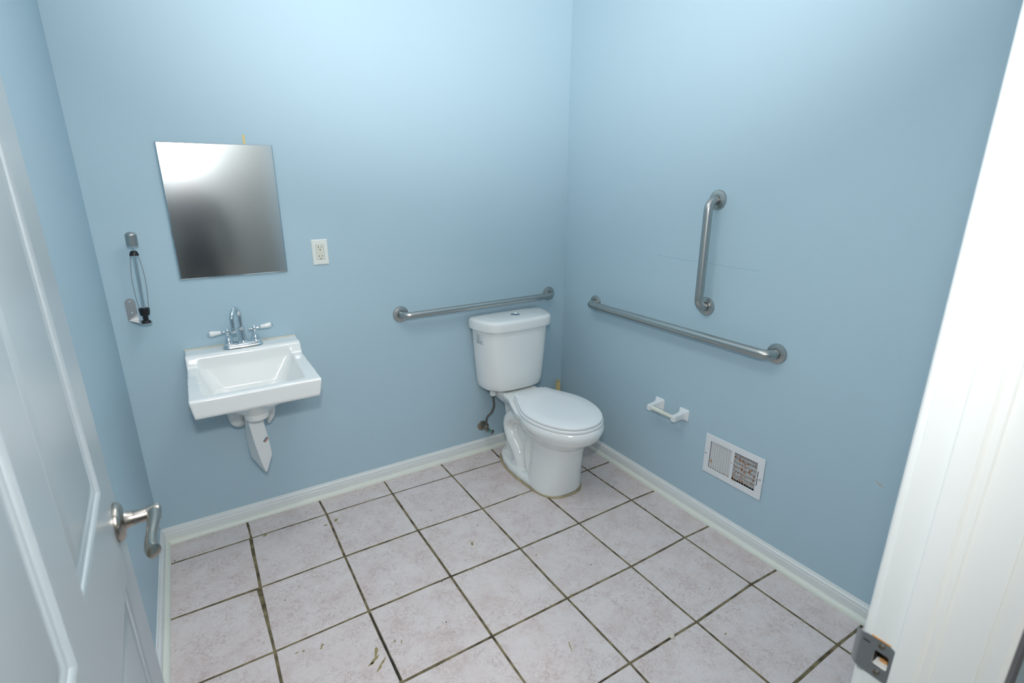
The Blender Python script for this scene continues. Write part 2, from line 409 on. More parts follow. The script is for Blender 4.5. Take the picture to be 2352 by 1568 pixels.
for (x, y) in ((1.885,-0.345),(0.042,-0.155),(0.40,-0.63),(0.95,-0.86),(1.52,-1.10),(1.24,-0.62),(0.30,-1.02),(0.88,-1.05)):
    patch('dirt_speck', x, y, 0.006, 0.005, random.random()*3, M['dark'])
ch = MB(); ch.lathe([(0.006,0),(0.010,0.002),(0.009,0.006),(0.003,0.008)], (1.527,-1.529,0), seg=7); ch.lathe([(0.004,0),(0.006,0.003),(0.002,0.006)], (1.538,-1.524,0), seg=6)
tag(ch.build('plaster_crumb', M['chip'], smooth=0), 'small white plaster crumb lying on the floor grout line', 'crumb')

# ------------------------------------------------------------------ baseboards with shoe moulding
BB = [(0,0),(0.0125,0),(0.0125,0.048),(0.0095,0.0515),(0.0095,0.0535),(0.0125,0.0565),(0.0120,0.0600),(0.0085,0.0640),(0.0060,0.0660),(0.0055,0.0700),(0.0035,0.0735),(0,0.0735)]
SH = [(0.012,0)] + [(0.012+0.018*math.cos(t*PI/12), 0.020*math.sin(t*PI/12)) for t in range(7)]
def run(prof, f0, f1): return MB().loft([[f0(d, z) for d, z in prof], [f1(d, z) for d, z in prof]])
bb = tag(run(BB, lambda d,z: Vector((d*0, -d, z)), lambda d,z: Vector((XR, -d, z))).build('baseboard_back', M['white'], smooth=25), 'white baseboard along the wall under the sink', 'baseboard', kind='structure')
run(SH, lambda d,z: Vector((d, -d, z)), lambda d,z: Vector((XR-d, -d, z))).build('shoe_moulding', M['shoe'], bb, smooth=40)
br = tag(run(BB, lambda d,z: Vector((XR-d, -0.0005, z)), lambda d,z: Vector((XR-d, YF, z))).build('baseboard_right', M['white'], smooth=25), 'white baseboard along the wall below the air register', 'baseboard', kind='structure')
run(SH, lambda d,z: Vector((XR-d, -d, z)), lambda d,z: Vector((XR-d, YF, z))).build('shoe_moulding', M['shoe'], br, smooth=40)
bl = tag(run(BB, lambda d,z: Vector((d, -0.0005, z)), lambda d,z: Vector((d, YF, z))).build('baseboard_left', M['white'], smooth=25), 'white baseboard on the left wall beside the open door', 'baseboard', kind='structure')
run(SH, lambda d,z: Vector((d, -d, z)), lambda d,z: Vector((d, YF, z))).build('shoe_moulding', M['shoe'], bl, smooth=40)

# ------------------------------------------------------------------ doorway: jamb, stop, casings, strike plate
SZ0, SZ1, SY0, SY1 = 0.938, 0.960, -2.2755, -2.2585
jamb = struct('trim_1', holed(MB(), 0, XJ, YH, YF, -0.004, ZD, [(SY0, SY1, SZ0, SZ1)], 0.02), M['white'], 'glossy white door jamb with strike plate, right of the doorway', 'door jamb', bevel=0.0012)
MB().box((XHINGE-0.02, YH, -0.004), (XHINGE, YF, ZD)).build('hinge_jamb', M['white'], jamb)
MB().box((XHINGE-0.02, YH, ZD), (XJ+0.02, YF, ZD+0.02)).build('head_jamb', M['white'], jamb)
ST = [(0,-2.2815),(0.0095,-2.2815),(0.0105,-2.2830),(0.0105,-2.3035),(0.0070,-2.3050),(0.0045,-2.3075),(0.0050,-2.3120),(0.0048,-2.3140),(0.0015,-2.3150),(0,-2.3158)]
MB().loft([[Vector((XJ-d, y, -0.004)) for d, y in ST], [Vector((XJ-d, y, ZD)) for d, y in ST]]).build('door_stop', M['white'], jamb, smooth=25)
CP = [(0.005, 0.0), (0.005, 0.008), (0.008, 0.011), (0.016, 0.011), (0.020, 0.014), (0.046, 0.017), (0.060, 0.017), (0.060, 0.0)]
MB().loft([[Vector((XJ+a, YF+d, -0.0)) for a, d in CP], [Vector((XJ+a, YF+d, ZD+0.06)) for a, d in CP]]).build('casing', M['white'], jamb, smooth=25)
MB().loft([[Vector((XJ+a, YH-d, -0.004)) for a, d in [(0.005,0.0),(0.005,0.015),(0.008,0.020),(0.014,0.020),(0.014,0.0)]], [Vector((XJ+a, YH-d, ZD+0.06)) for a, d in [(0.005,0.0),(0.005,0.015),(0.008,0.020),(0.014,0.020),(0.014,0.0)]]]).build('hall_casing_bead', M['white'], jamb, smooth=25)
CD = [(0.014, 0.0), (0.014, 0.018), (0.020, 0.023), (0.023, 0.019), (0.032, 0.021), (0.060, 0.022), (0.066, 0.0)]
MB().loft([[Vector((XJ+a, YH-d, -0.004)) for a, d in CD], [Vector((XJ+a, YH-d, ZD+0.06)) for a, d in CD]]).build('hall_casing', M['halldark'], jamb, smooth=25, label='dark grey casing on the hall side')
# strike plate: face with hole, curved lip towards the room
sp = MB()
plate_o = [(-2.2800 + 0, 0)]
def strike():
    b = MB(); t = 0.0012
    o2 = rrect(-2.2610, 0.9480, 0.0380, 0.0560, 0.006, 5); i2 = rrect((SY0+SY1)/2, (SZ0+SZ1)/2, SY1-SY0, SZ1-SZ0, 0.003, 5)
    n = len(o2)
    rings = [[Vector((XJ-t, y, z)) for y, z in i2], [Vector((XJ-t, y, z)) for y, z in o2], [Vector((XJ+0.0002, y, z)) for y, z in o2], [Vector((XJ+0.0002, y, z)) for y, z in i2]]
    b.loft(rings, closed=True)
    # lip
    lip = []
    for (y, dx) in ((-2.246, t), (-2.241, t*0.9), (-2.237, -0.001), (-2.234, -0.004)):
        w = 0.050 if y > -2.24 else 0.054
        lip.append((y, dx, w))
    b.loft([[Vector((XJ-dx, y, 0.948-w/2)), Vector((XJ-dx, y, 0.948+w/2)), Vector((XJ-dx+0.001, y-0.0003, 0.948+w/2)), Vector((XJ-dx+0.001, y-0.0003, 0.948-w/2))] for y, dx, w in lip])
    return b
stp = strike().build('strike_plate', M['strike'], jamb, smooth=30, label='brushed steel strike plate')
for (y, z) in ((-2.265, 0.9695), (-2.266, 0.9285)):
    MB().lathe([(0.0038, -0.0003), (0.0036, 0.0010), (0.0012, 0.0004)], (XJ-0.0012, y, z), (-1,0,0), 14).build('screw', M['oldmetal'], stp)
MB().box((XJ-0.0015, -2.2525, 0.9645), (XJ-0.0011, -2.2445, 0.9665)).build('slot', M['slot'], stp)
b = MB(); b.box((XJ+0.019, SY0, SZ0), (XJ+0.021, SY1, SZ1)); b.box((XJ+0.0015, SY0, SZ1-0.0006), (XJ+0.019, SY1, SZ1)); b.box((XJ+0.0015, SY0, SZ0+0.0005), (XJ+0.019, SY0+0.0006, SZ1)); b.box((XJ+0.0015, SY1-0.0006, SZ0+0.0005), (XJ+0.019, SY1, SZ1))
b.build('latch_pocket', M['slot'], stp)
MB().box((XJ+0.011, SY0+0.004, SZ0), (XJ+0.019, SY1-0.004, SZ0+0.004)).build('splintered_wood', M['wood'], stp)
MB().box((XJ-0.0006, -2.274, 0.9765), (XJ+0.001, -2.252, 0.9785)).build('bare_wood_edge', M['wood'], stp)

# ------------------------------------------------------------------ open six panel door
DA = math.radians(-2.3)                                   # swing past square
d_dir = Vector((math.sin(DA), math.cos(DA), 0)); d_nrm = Vector((math.cos(DA), -math.sin(DA), 0))
LEV = Vector((0.1036, -1.410, 0.95))                      # centre of the rose on the door face
lean = Matrix.Rotation(math.radians(-0.42), 4, d_dir)
def DP(s, z, n):                                          # s along the door from the rose centre, n out of the face
    p = lean @ (Vector((0,0,z-0.95)) + d_nrm*n)
    return LEV + d_dir*s + p
S1, S0 = 0.058, -0.800                                    # free edge, hinge edge
Z0, Z1 = 0.012, 2.030; TH = 0.035
cols = [(-0.344, -0.064), (-0.712, -0.446)]               # panel openings along s
rows = [(0.245, 0.866), (1.046, 1.655), (1.760, 1.925)]
def dbox(b, s0, s1, z0, z1, n0, n1):
    vs_ = [DP(s, z, n) for n in (n0, n1) for (s, z) in ((s0,z0),(s1,z0),(s1,z1),(s0,z1))]
    return b.add(vs_, [(3,2,1,0),(4,5,6,7),(0,1,5,4),(1,2,6,5),(2,3,7,6),(3,0,4,7)])
def door_slab():
    holes = [(c[0], c[1], r[0], r[1]) for c in cols for r in rows]
    t = MB(); holed(t, 1, 0.0, S0, S1, Z0, Z1, holes, TH)      # x = s, y = thickness, z
    t.v = [DP(p.x, p.z, -p.y) for p in t.v]; return t
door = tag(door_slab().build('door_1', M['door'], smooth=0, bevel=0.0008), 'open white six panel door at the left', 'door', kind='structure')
for c in cols:
    for r in rows:
        s0, s1, z0, z1 = c[0], c[1], r[0], r[1]
        prof = [(0.0,0.0),(0.003,-0.001),(0.007,-0.005),(0.010,-0.0055),(0.013,-0.0075),(0.020,-0.0085),(0.026,-0.0085),(0.040,-0.0035),(0.044,-0.0030)]
        b = MB()
        ring = lambda i, n: [DP(s0+i, z0+i, n), DP(s1-i, z0+i, n), DP(s1-i, z1-i, n), DP(s0+i, z1-i, n)]
        front = [ring(i, n) for i, n in prof]; back = [ring(i, -TH - n) for i, n in reversed(prof)]
        b.loft(list(reversed(front)) + list(reversed(back)))
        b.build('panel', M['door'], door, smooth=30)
# lever set
rose = MB(); rose.lathe([(0.0355,0),(0.036,0.003),(0.0345,0.008),(0.029,0.011),(0.0165,0.014),(0.0145,0.019),(0.0135,0.026)], DP(0,0.95,0), d_nrm, 32)
lh = rose.build('door_handle', M['nickel'], door, smooth=50, label='satin nickel lever handle')
MB().lathe([(0.0125,0.026),(0.0125,0.050),(0.0115,0.052)], DP(0,0.95,0), d_nrm, 24).build('spindle_sleeve', M['nickel'], lh, smooth=50)
MB().lathe([(0.0145,0.047),(0.0148,0.052),(0.0148,0.064),(0.0135,0.0665),(0.007,0.067)], DP(0,0.95,0), d_nrm, 24).build('lever_hub', M['nickel'], lh, smooth=50)
lp = []
for (s, n, z) in ((0.008,0.057,0),(-0.010,0.057,0.001),(-0.030,0.0565,0.001),(-0.055,0.054,0.000),(-0.080,0.051,-0.003),(-0.100,0.050,-0.006),(-0.112,0.052,-0.007),(-0.118,0.055,-0.007)):
    lp.append(DP(s, 0.95+z, n))
path = catmull(lp, 4); nn = len(path)
rad = [0.0125 if k < 5 else 0.0085+0.0045*abs(k/nn-0.5)*2 for k in range(nn)]; rad[-1] = 0.0075
MB().tube(path, rad, 16, flat=0.95, up=d_nrm).build('lever', M['nickel'], lh, smooth=60)
MB().lathe([(0.011,0),(0.012,0.02),(0.011,0.04)], DP(0,0.95,-TH), -d_nrm, 16).build('inner_knob', M['nickel'], lh)
MB().lathe([(0.033,0),(0.033,0.004),(0.028,0.010)], DP(0,0.95,-TH), -d_nrm, 24).build('inner_rose', M['nickel'], lh)
b = MB(); dbox(b, S1-0.001, S1+0.0012, 0.922, 0.978, -0.030, -0.005); b.build('latch_face', M['strike'], door)
for z in (0.22, 1.02, 1.82):
    MB().tube([DP(S0-0.006, z-0.045, 0.0), DP(S0-0.006, z+0.045, 0.0)], 0.006, 10).build('hinge', M['nickel'], door)

# ------------------------------------------------------------------ grab bars
def grab_bar(p0, p1, out, r, label, screws=False):
    p0, p1, out = Vector(p0), Vector(p1), Vector(out)
    al = (p1-p0).normalized(); so = 0.038 + r; br = 0.040
    t = empty('grab_bar', p0, label, 'grab bar', 'stainless grab bars')
    path = [p0 + out*0.004, p0 + out*(so-br)*0.6]
    path += arc(p0 + out*(so-br) + al*br, -al, out, br, 0, PI/2, 10)
    path += [p0.lerp(p1, k/8) + out*so for k in range(1, 8)]
    path += arc(p1 + out*(so-br) - al*br, out, al, br, 0, PI/2, 10)
    path += [p1 + out*(so-br)*0.6, p1 + out*0.004]
    MB().tube(path, r, 22).build('rail', M['steel'], t, smooth=60)
    for p in (p0, p1):
        f = MB().lathe([(0.0405,0),(0.0405,0.004),(0.038,0.0085),(0.030,0.011),(r+0.001,0.0125),(r-0.002,0.0125)], p, out, 36).build('wall_flange', M['steel'], t, smooth=40)
        MB().lathe([(r+0.0012,0.0123),(r+0.0012,0.0132),(r-0.001,0.0132)], p, out, 24).build('seam', M['slot'], f)
        if screws:
            up = Vector((0,0,1)); sd = out.cross(up)
            for k in range(3):
                a = PI/2 + 2*PI*k/3 + (0.5 if p is p0 else -0.4); c = p + out*0.009 + (sd*math.cos(a) + up*math.sin(a))*0.0305
                MB().lathe([(0.0045,0),(0.004,0.002),(0.0015,0.0028)], c, out, 12).build('screw', M['chrome'], f)
    return t
grab_bar((1.153, 0, 0.893), (2.067, 0, 0.899), (0,-1,0), 0.0165, 'stainless steel grab bar on the wall above the toilet tank', True)
grab_bar((XR, -0.298, 0.888), (XR, -1.369, 0.892), (-1,0,0), 0.0190, 'long horizontal stainless grab bar on the wall right of the toilet')
grab_bar((XR, -1.022, 1.012), (XR, -1.020, 1.461), (-1,0,0), 0.0180, 'short upright stainless grab bar above the long bar on the right wall')

# ------------------------------------------------------------------ mirror and tape
mt = empty('wall_mirror', (0.448, 0, 1.155), 'frameless rectangular mirror above the sink', 'mirror')
mx0, mx1, mz0, mz1 = 0.247, 0.650, 1.154, 1.6735
bv = 0.004
MB().loft([[Vector((x, y, z)) for x, z in ((mx0+i,mz0+i),(mx1-i,mz0+i),(mx1-i,mz1-i),(mx0+i,mz1-i))] for (i, y) in ((0,-0.0085),(bv,-0.0115))], cap0=False).build('mirror_glass', M['mirror'], mt, smooth=0)
MB().loft([[Vector((x, y, z)) for x, z in ((mx0,mz0),(mx1,mz0),(mx1,mz1),(mx0,mz1))] for y in (-0.0015,-0.0084)], cap1=False).build('glass_edge', M['glassedge'], mt, smooth=0)
MB().box((mx0+0.03, -0.0015, mz0+0.03), (mx1-0.03, 0, mz1-0.03)).build('mounting_pad', M['paper'], mt)
tag(MB().box((0.5455, -0.001, 1.660), (0.5535, 0.0, 1.709)).build('tape_strip', M['tape']), 'short yellow tape strip sticking up behind the mirror', 'tape')

# ------------------------------------------------------------------ electrical outlet
ot = empty('electrical_outlet', (0.796, 0, 1.228), 'white wall outlet plate with two sockets right of the mirror', 'outlet')
ocx, ocz = 0.796, 1.2275
o2 = [(ocx-0.0345,ocz-0.0565),(ocx+0.0345,ocz-0.0565),(ocx+0.0345,ocz+0.0565),(ocx-0.0345,ocz+0.0565)]
h2 = [(ocx-0.0168,ocz-0.0335),(ocx+0.0168,ocz-0.0335),(ocx+0.0168,ocz+0.0335),(ocx-0.0168,ocz+0.0335)]
def sc_(pl, k): return [((x-ocx)*k+ocx, (z-ocz)*k+ocz) for x, z in pl]
o_in = [(x+(0.004 if x < ocx else -0.004), z+(0.004 if z < ocz else -0.004)) for x, z in o2]
MB().loft([[Vector((x,0,z)) for x,z in o2],[Vector((x,-0.003,z)) for x,z in o2],[Vector((x,-0.006,z)) for x,z in o_in],[Vector((x,-0.0062,z)) for x,z in h2],[Vector((x,-0.002,z)) for x,z in h2]], cap1=False).build('cover_plate', M['outlet'], ot, smooth=25)
fc = MB().box((ocx-0.0162,-0.0068,ocz-0.0328),(ocx+0.0162,-0.001,ocz+0.0328)).build('socket_face', M['outlet2'], ot, smooth=0, bevel=0.0008)
for dz in (0.0185, -0.0215):
    for dx, h in ((-0.0063, 0.0082), (0.0063, 0.0068)):
        MB().box((ocx+dx-0.0011,-0.0071,ocz+dz+0.0045-h/2),(ocx+dx+0.0011,-0.0060,ocz+dz+0.0045+h/2)).build('slot', M['slot'], fc)
    MB().lathe([(0.0024,0),(0.0024,0.0004)], (ocx, -0.0068, ocz+dz-0.0070), (0,-1,0), 14).build('ground_hole', M['slot'], fc)
for dz in (0.0045, -0.0045):
    MB().box((ocx-0.0065,-0.0078,ocz-0.002+dz-0.0035),(ocx+0.0065,-0.006,ocz-0.002+dz+0.0035)).build('reset_button', M['outlet2'], fc, smooth=0, bevel=0.0006)

# ------------------------------------------------------------------ paper towel holder
pt = empty('paper_towel_holder', (0.085, 0, 1.01), 'empty stainless paper towel holder with black ends on the wall left of mirror', 'towel holder')
pw = 0.034; px0 = 0.052; ptop = 1.098; pbot = 1.012
prof = [(px0, pbot)] + [(px0+pw, pbot)] + [(px0+pw/2+pw/2*math.cos(t*PI/10), ptop-pw/2+pw/2*math.sin(t*PI/10)) for t in range(11)]
b = MB(); b.loft([[Vector((x, 0, z)) for x, z in prof], [Vector((x, -0.0025, z)) for x, z in prof]])
fc_ = Vector((0.113, -0.070)); fd = Vector((0.045, -0.068)).normalized(); fs_ = Vector((-fd.y, fd.x))
foot = [(px0, -0.001), (px0+pw, -0.001)] + [tuple(fc_ + fs_*0.019*math.cos(t*PI/10) + fd*0.019*math.sin(t*PI/10)) for t in range(11)]
b.loft([[Vector((x, y, pbot-0.0025)) for x, y in foot], [Vector((x, y, pbot)) for x, y in foot]])
bk = b.build('bracket', M['steel2'], pt, smooth=30)
for z in (1.083, 1.040):
    MB().lathe([(0.0040,0),(0.0035,0.0015),(0.001,0.0022)], (px0+pw/2, -0.0025, z), (0,-1,0), 12).build('screw', M['chrome'], bk)
rb = Vector((fc_.x, fc_.y, pbot)); rt = Vector((0.1205, -0.062, 1.349)); ax = (rt-rb).normalized()
L_ = (rt-rb).length
MB().lathe([(0.0150,0),(0.0160,0.004),(0.0140,0.008),(0.0090,0.010),(0.0090,0.027),(0.0150,0.029),(0.0175,0.044),(0.0175,0.056),(0.012,0.058)], rb, ax, 24).build('base_cap', M['rubber'], pt, smooth=40)
MB().lathe([(0.0066,0.055),(0.0066,L_-0.04)], rb, ax, 18).build('rod', M['chrome'], pt, smooth=60)
MB().lathe([(0.0150,L_-0.082),(0.0152,L_-0.079),(0.0115,L_-0.068),(0.007,L_-0.064)], rb, ax, 24).build('upper_collar', M['rubber'], pt, smooth=40)
MB().lathe([(0.0175,L_-0.047),(0.0185,L_-0.044),(0.0185,L_-0.009),(0.0190,L_-0.0075),(0.0178,L_-0.004),(0.012,L_+0.002),(0.004,L_+0.004)], rb, ax, 28).build('knob', M['steel'], pt, smooth=40)
sx = (Vector((1,0,0)) - ax*ax.x).normalized()
for s_ in (-1, 1):
    w = catmull([rb + ax*h + sx*s_*d for h, d in ((0.054,0.0145),(0.10,0.0185),(0.15,0.0205),(0.19,0.0195),(0.23,0.0155),(L_-0.080,0.0115))], 6)
    MB().tube(w, 0.0013, 8).build('tension_wire', M['steel'], pt, smooth=60)

# ------------------------------------------------------------------ sink
sk = empty('wall_sink', (0.43, 0, 0.72), 'white porcelain wall-hung sink under the mirror', 'sink')
SXc = 0.4325
def sink_mesh():
    prof = [(0.0,0.861),(-0.088,0.859),(-0.100,0.852),(-0.110,0.825),(-0.118,0.812),(-0.450,0.800),(-0.457,0.794),(-0.452,0.733),(-0.445,0.724),(-0.20,0.70),(0.0,0.70)]
    def xw(y, z):                       # half width, wider towards the front, drawn in at the bottom
        w = 0.2165 + 0.0085*min(1, -y/0.45)
        return w - (0.010 if z < 0.74 else 0.0)
    b = MB()
    b.loft([[Vector((SXc - xw(y, z) + (0.002 if y < -0.3 else 0), y, z)) for y, z in prof], [Vector((SXc + xw(y, z), y, z)) for y, z in prof]])
    body = b.build('tmp_body', M['porcelain'], smooth=0)
    # shallow bulge of the bowl underneath
    b = MB(); b.loft([[Vector((0.428+rx*math.cos(2*PI*k/32), -0.235+ry*math.sin(2*PI*k/32), z)) for k in range(32)] for rx, ry, z in ((0.19,0.16,0.76),(0.165,0.145,0.70),(0.13,0.11,0.675),(0.085,0.075,0.650),(0.050,0.050,0.628),(0.046,0.046,0.60))])
    bulge = b.build('tmp_bulge', M['porcelain'], smooth=0)
    b = MB(); rings = []
    for (x0, x1, y0, y1, z, r) in ((0.2395,0.6205,-0.436,-0.103,0.845,0.020),(0.2515,0.6075,-0.424,-0.108,0.806,0.022),(0.255,0.603,-0.420,-0.111,0.795,0.026),(0.285,0.566,-0.385,-0.135,0.715,0.045),(0.300,0.552,-0.36,-0.15,0.690,0.055),(0.34,0.51,-0.32,-0.18,0.678,0.05)):
        rings.append([Vector((x, y, z)) for x, y in rrect((x0+x1)/2, (y0+y1)/2, x1-x0, y1-y0, r, 6)])
    b.loft(rings)
    cut = b.build('tmp_cut', M['porcelain'], smooth=0)
    for t, op in ((bulge, 'UNION'), (cut, 'DIFFERENCE')):
        m = body.modifiers.new('b', 'BOOLEAN'); m.object = t; m.operation = op; m.solver = 'EXACT'
    m = body.modifiers.new('r', 'REMESH'); m.mode = 'VOXEL'; m.voxel_size = 0.0032; m.use_smooth_shade = True
    m = body.modifiers.new('s', 'SMOOTH'); m.factor = 0.5; m.iterations = 7
    dg = bpy.context.evaluated_depsgraph_get(); dg.update()
    me = bpy.data.meshes.new_from_object(body.evaluated_get(dg)); loc = body.location.copy()
    for t in (body, bulge, cut): bpy.data.objects.remove(t)
    for p in me.polygons: p.use_smooth = True
    me.name = 'basin'
    if not me.materials: me.materials.append(M['porcelain'])
    o = bpy.data.objects.new('basin', me); o.location = loc - wloc(sk); link(o, sk)
    return o
basin = sink_mesh()
MB().lathe([(0.022,0),(0.022,0.002),(0.017,0.003),(0.015,0.001)], (0.426,-0.25,0.678), (0,0,1), 20).build('drain', M['chrome'], sk, smooth=40)
MB().tube([(0.212,-0.003,0.8625),(0.43,-0.003,0.8635),(0.648,-0.003,0.8625)], 0.0028, 8).build('caulk_line', M['caulkwall'], sk)
# wrapped trap cover and the two wrapped supplies below the basin
def ring4(F, Rr, Bk, Lf): return [Vector(F), Vector(Rr), Vector(Bk), Vector(Lf)]
b = MB()
b.loft([ring4((0.394,-0.208,0.615),(0.456,-0.185,0.612),(0.440,-0.095,0.612),(0.386,-0.135,0.612)),
        ring4((0.396,-0.210,0.560),(0.454,-0.188,0.556),(0.438,-0.095,0.552),(0.384,-0.140,0.555)),
        ring4((0.407,-0.212,0.465),(0.463,-0.190,0.470),(0.444,-0.10,0.46),(0.381,-0.145,0.46)),
        ring4((0.420,-0.212,0.385),(0.469,-0.192,0.400),(0.446,-0.11,0.395),(0.386,-0.152,0.390)),
        ring4((0.432,-0.205,0.325),(0.438,-0.190,0.320),(0.436,-0.17,0.318),(0.428,-0.178,0.320))])
tc = b.build('trap_cover', M['plastic'], sk, smooth=30, bevel=0.004, bseg=3)
def quad_strip(p, ux, uy, w, h, t, n): 
    p, ux, uy, n = Vector(p), Vector(ux).normalized(), Vector(uy).normalized(), Vector(n).normalized()
    b = MB(); c = [p - ux*w/2 - uy*h/2, p + ux*w/2 - uy*h/2, p + ux*w/2 + uy*h/2, p - ux*w/2 + uy*h/2]
    return b.loft([[q - n*t for q in c], [q + n*t for q in c]])
A_, B_, C_ = Vector((0.407,-0.212,0.465)), Vector((0.463,-0.190,0.470)), Vector((0.445,-0.202,0.392))
fn = (B_-A_).cross(C_-A_).normalized(); fn = fn if fn.y < 0 else -fn
ux = (B_-A_).normalized(); uy = fn.cross(ux); uy = uy if uy.z > 0 else -uy
a_ = math.radians(38); uxr = ux*math.cos(a_) + uy*math.sin(a_); uyr = -ux*math.sin(a_) + uy*math.cos(a_)
pc = A_.lerp(B_, 0.78) + uy*0.004
quad_strip(pc + uyr*0.0035, uxr, uyr, 0.024, 0.006, 0.0012, fn).build('sticker_band', M['blue'], tc)
quad_strip(pc - uyr*0.0035, uxr, uyr, 0.022, 0.005, 0.0012, fn).build('sticker_band', M['red'], tc)
b = MB(); b.tube(catmull([(0.372,-0.135,0.66),(0.368,-0.125,0.60),(0.366,-0.105,0.555),(0.372,-0.070,0.532),(0.380,0.0,0.530)], 5), [0.026]*21, 14); b.build('supply_cover', M['plastic'], sk, smooth=60)
b = MB(); b.tube(catmull([(0.345,-0.125,0.63),(0.346,-0.12,0.59),(0.352,-0.11,0.548),(0.37,-0.09,0.528)], 5), [0.022,0.022,0.022,0.022,0.022,0.022,0.021,0.02,0.02,0.02,0.019,0.018,0.018,0.017,0.016,0.014], 12); b.build('supply_cover', M['plastic'], sk, smooth=60)
b = MB(); b.tube(catmull([(0.492,-0.125,0.65),(0.494,-0.12,0.60),(0.492,-0.11,0.555),(0.484,-0.10,0.525),(0.480,-0.09,0.505)], 5), [0.018]*10+[0.018-0.0012*k for k in range(11)], 12); b.build('supply_cover', M['plastic'], sk, smooth=60)
b = MB(); b.tube(catmull([(0.425,-0.09,0.50),(0.42,-0.06,0.48),(0.415,-0.03,0.475),(0.412,0.0,0.475)], 5), 0.022, 14); b.build('waste_arm_cover', M['plastic'], sk, smooth=60)

# ------------------------------------------------------------------ faucet
FZ = 0.860; FY = -0.058; FX = 0.430
ft = empty('faucet', (FX, FY, FZ), 'chrome gooseneck faucet with white lever handles on the sink', 'faucet')
b = MB(); rings = []
for (e, z) in ((0.0,0.0),(0.0,0.004),(0.002,0.008),(0.005,0.012),(0.006,0.016),(0.009,0.019),(0.012,0.021)):
    rings.append([Vector((x, y, FZ+z)) for x, y in rrect(FX, FY, 0.156-2*e, 0.052-2*e, 0.0258-e, 8)])
b.loft(rings); b.build('deck_plate', M['chrome'], ft, smooth=30)
b = MB(); b.lathe([(0.0185,0.018),(0.0192,0.022),(0.0172,0.025),(0.0165,0.033),(0.0130,0.052),(0.0108,0.070),(0.0103,0.078),(0.0115,0.080),(0.0115,0.085),(0.009,0.086)], (FX+0.002,FY,FZ), (0,0,1), 28); b.build('spout_base', M['chrome'], ft, smooth=40)
gd = Vector((-0.42, -0.907, 0)).normalized()            # the spout swings towards the room, a little left
R_ = 0.040; p0 = Vector((FX+0.002, FY, FZ+0.080))
path = [p0, p0 + Vector((0,0,0.02)), p0 + Vector((0,0,0.038))] + arc(p0 + Vector((0,0,0.052)) + gd*R_, -gd, Vector((0,0,1)), R_, 0, PI, 20)[0:] + [p0 + gd*2*R_ + Vector((0,0,0.035)), p0 + gd*2*R_ + Vector((0,0,0.020))]
b = MB(); b.tube(path, 0.0090, 18, up=gd); b.build('spout', M['chrome'], ft, smooth=60)
tip = p0 + gd*2*R_ + Vector((0,0,0.022))
MB().lathe([(0.0100,0),(0.0106,0.002),(0.0103,0.018),(0.009,0.020),(0.006,0.018)], tip, (0,0,-1), 20).build('aerator', M['chrome'], ft, smooth=40)
for (hx, dv) in ((FX-0.051, Vector((-1.0,-0.10,0.0))), (FX+0.051, Vector((1.0,0.06,0.10)))):
    h = MB().lathe([(0.0180,0.018),(0.0187,0.022),(0.0168,0.025),(0.0160,0.031),(0.0130,0.041),(0.0088,0.051),(0.0070,0.055),(0.0082,0.058),(0.0085,0.061),(0.0068,0.064),(0.0085,0.067),(0.0095,0.073),(0.0078,0.079),(0.0045,0.082),(0.0036,0.085),(0.001,0.087)], (hx,FY,FZ), (0,0,1), 24).build('handle', M['chrome'], ft, smooth=40)
    dv = dv.normalized(); c = Vector((hx, FY, FZ+0.072))
    MB().lathe([(0.005,0.008),(0.0055,0.018),(0.0075,0.020),(0.0055,0.023),(0.0065,0.026)], c, dv, 16).build('lever_neck', M['chrome'], h, smooth=40)
    MB().lathe([(0.0062,0.025),(0.0078,0.028),(0.0095,0.045),(0.0115,0.058),(0.0118,0.062),(0.0095,0.066)], c, dv, 20).build('porcelain_grip', M['porcelain'], h, smooth=60)
    MB().lathe([(0.0085,0.065),(0.0085,0.068),(0.0055,0.071),(0.0045,0.074),(0.001,0.076)], c, dv, 16).build('end_cap', M['chrome'], h, smooth=40)
    MB().lathe([(0.005,0.008),(0.0045,0.014),(0.0065,0.017),(0.0065,0.021),(0.004,0.023)], c, -dv, 16).build('back_stub', M['chrome'], h, smooth=40)

# ------------------------------------------------------------------ toilet
TX = 1.757
tl = empty('toilet', (TX, -0.40, 0), 'white two piece toilet with closed lid in the corner', 'toilet')
def outline(pts, z):                                     # half outline (dx, y) mirrored, from back to front
    right = [(TX+dx, y) for dx, y in pts]; left = [(TX-dx, y) for dx, y in reversed(pts) if dx > 1e-6]
    return [Vector((x, y, z)) for x, y in right + left]
def egg(cy, a, bf, bb_, z, n=40, p=2.0):
    out = []
    for k in range(n):
        t = 2*PI*k/n; c, s_ = math.cos(t), math.sin(t)
        x = a*math.copysign(abs(c)**(2/p), c); y = (bf if s_ < 0 else bb_)*math.copysign(abs(s_)**(2/p), s_)
        out.append(Vector((TX + x, cy + y, z)))
    return out
b = MB()
# front column rising into the bowl
b.loft([egg(-0.50,0.134,0.146,0.10,0.0,p=2.6), egg(-0.50,0.132,0.148,0.10,0.03,p=2.6), egg(-0.505,0.124,0.157,0.10,0.12,p=2.5), egg(-0.51,0.120,0.168,0.10,0.22,p=2.4), egg(-0.515,0.126,0.180,0.12,0.28,p=2.3),
        egg(-0.53,0.150,0.212,0.18,0.31,p=2.2), egg(-0.545,0.176,0.240,0.22,0.345,p=2.1), egg(-0.55,0.191,0.252,0.24,0.375), egg(-0.55,0.194,0.256,0.25,0.392), egg(-0.55,0.188,0.250,0.25,0.410), egg(-0.55,0.178,0.240,0.24,0.416)])
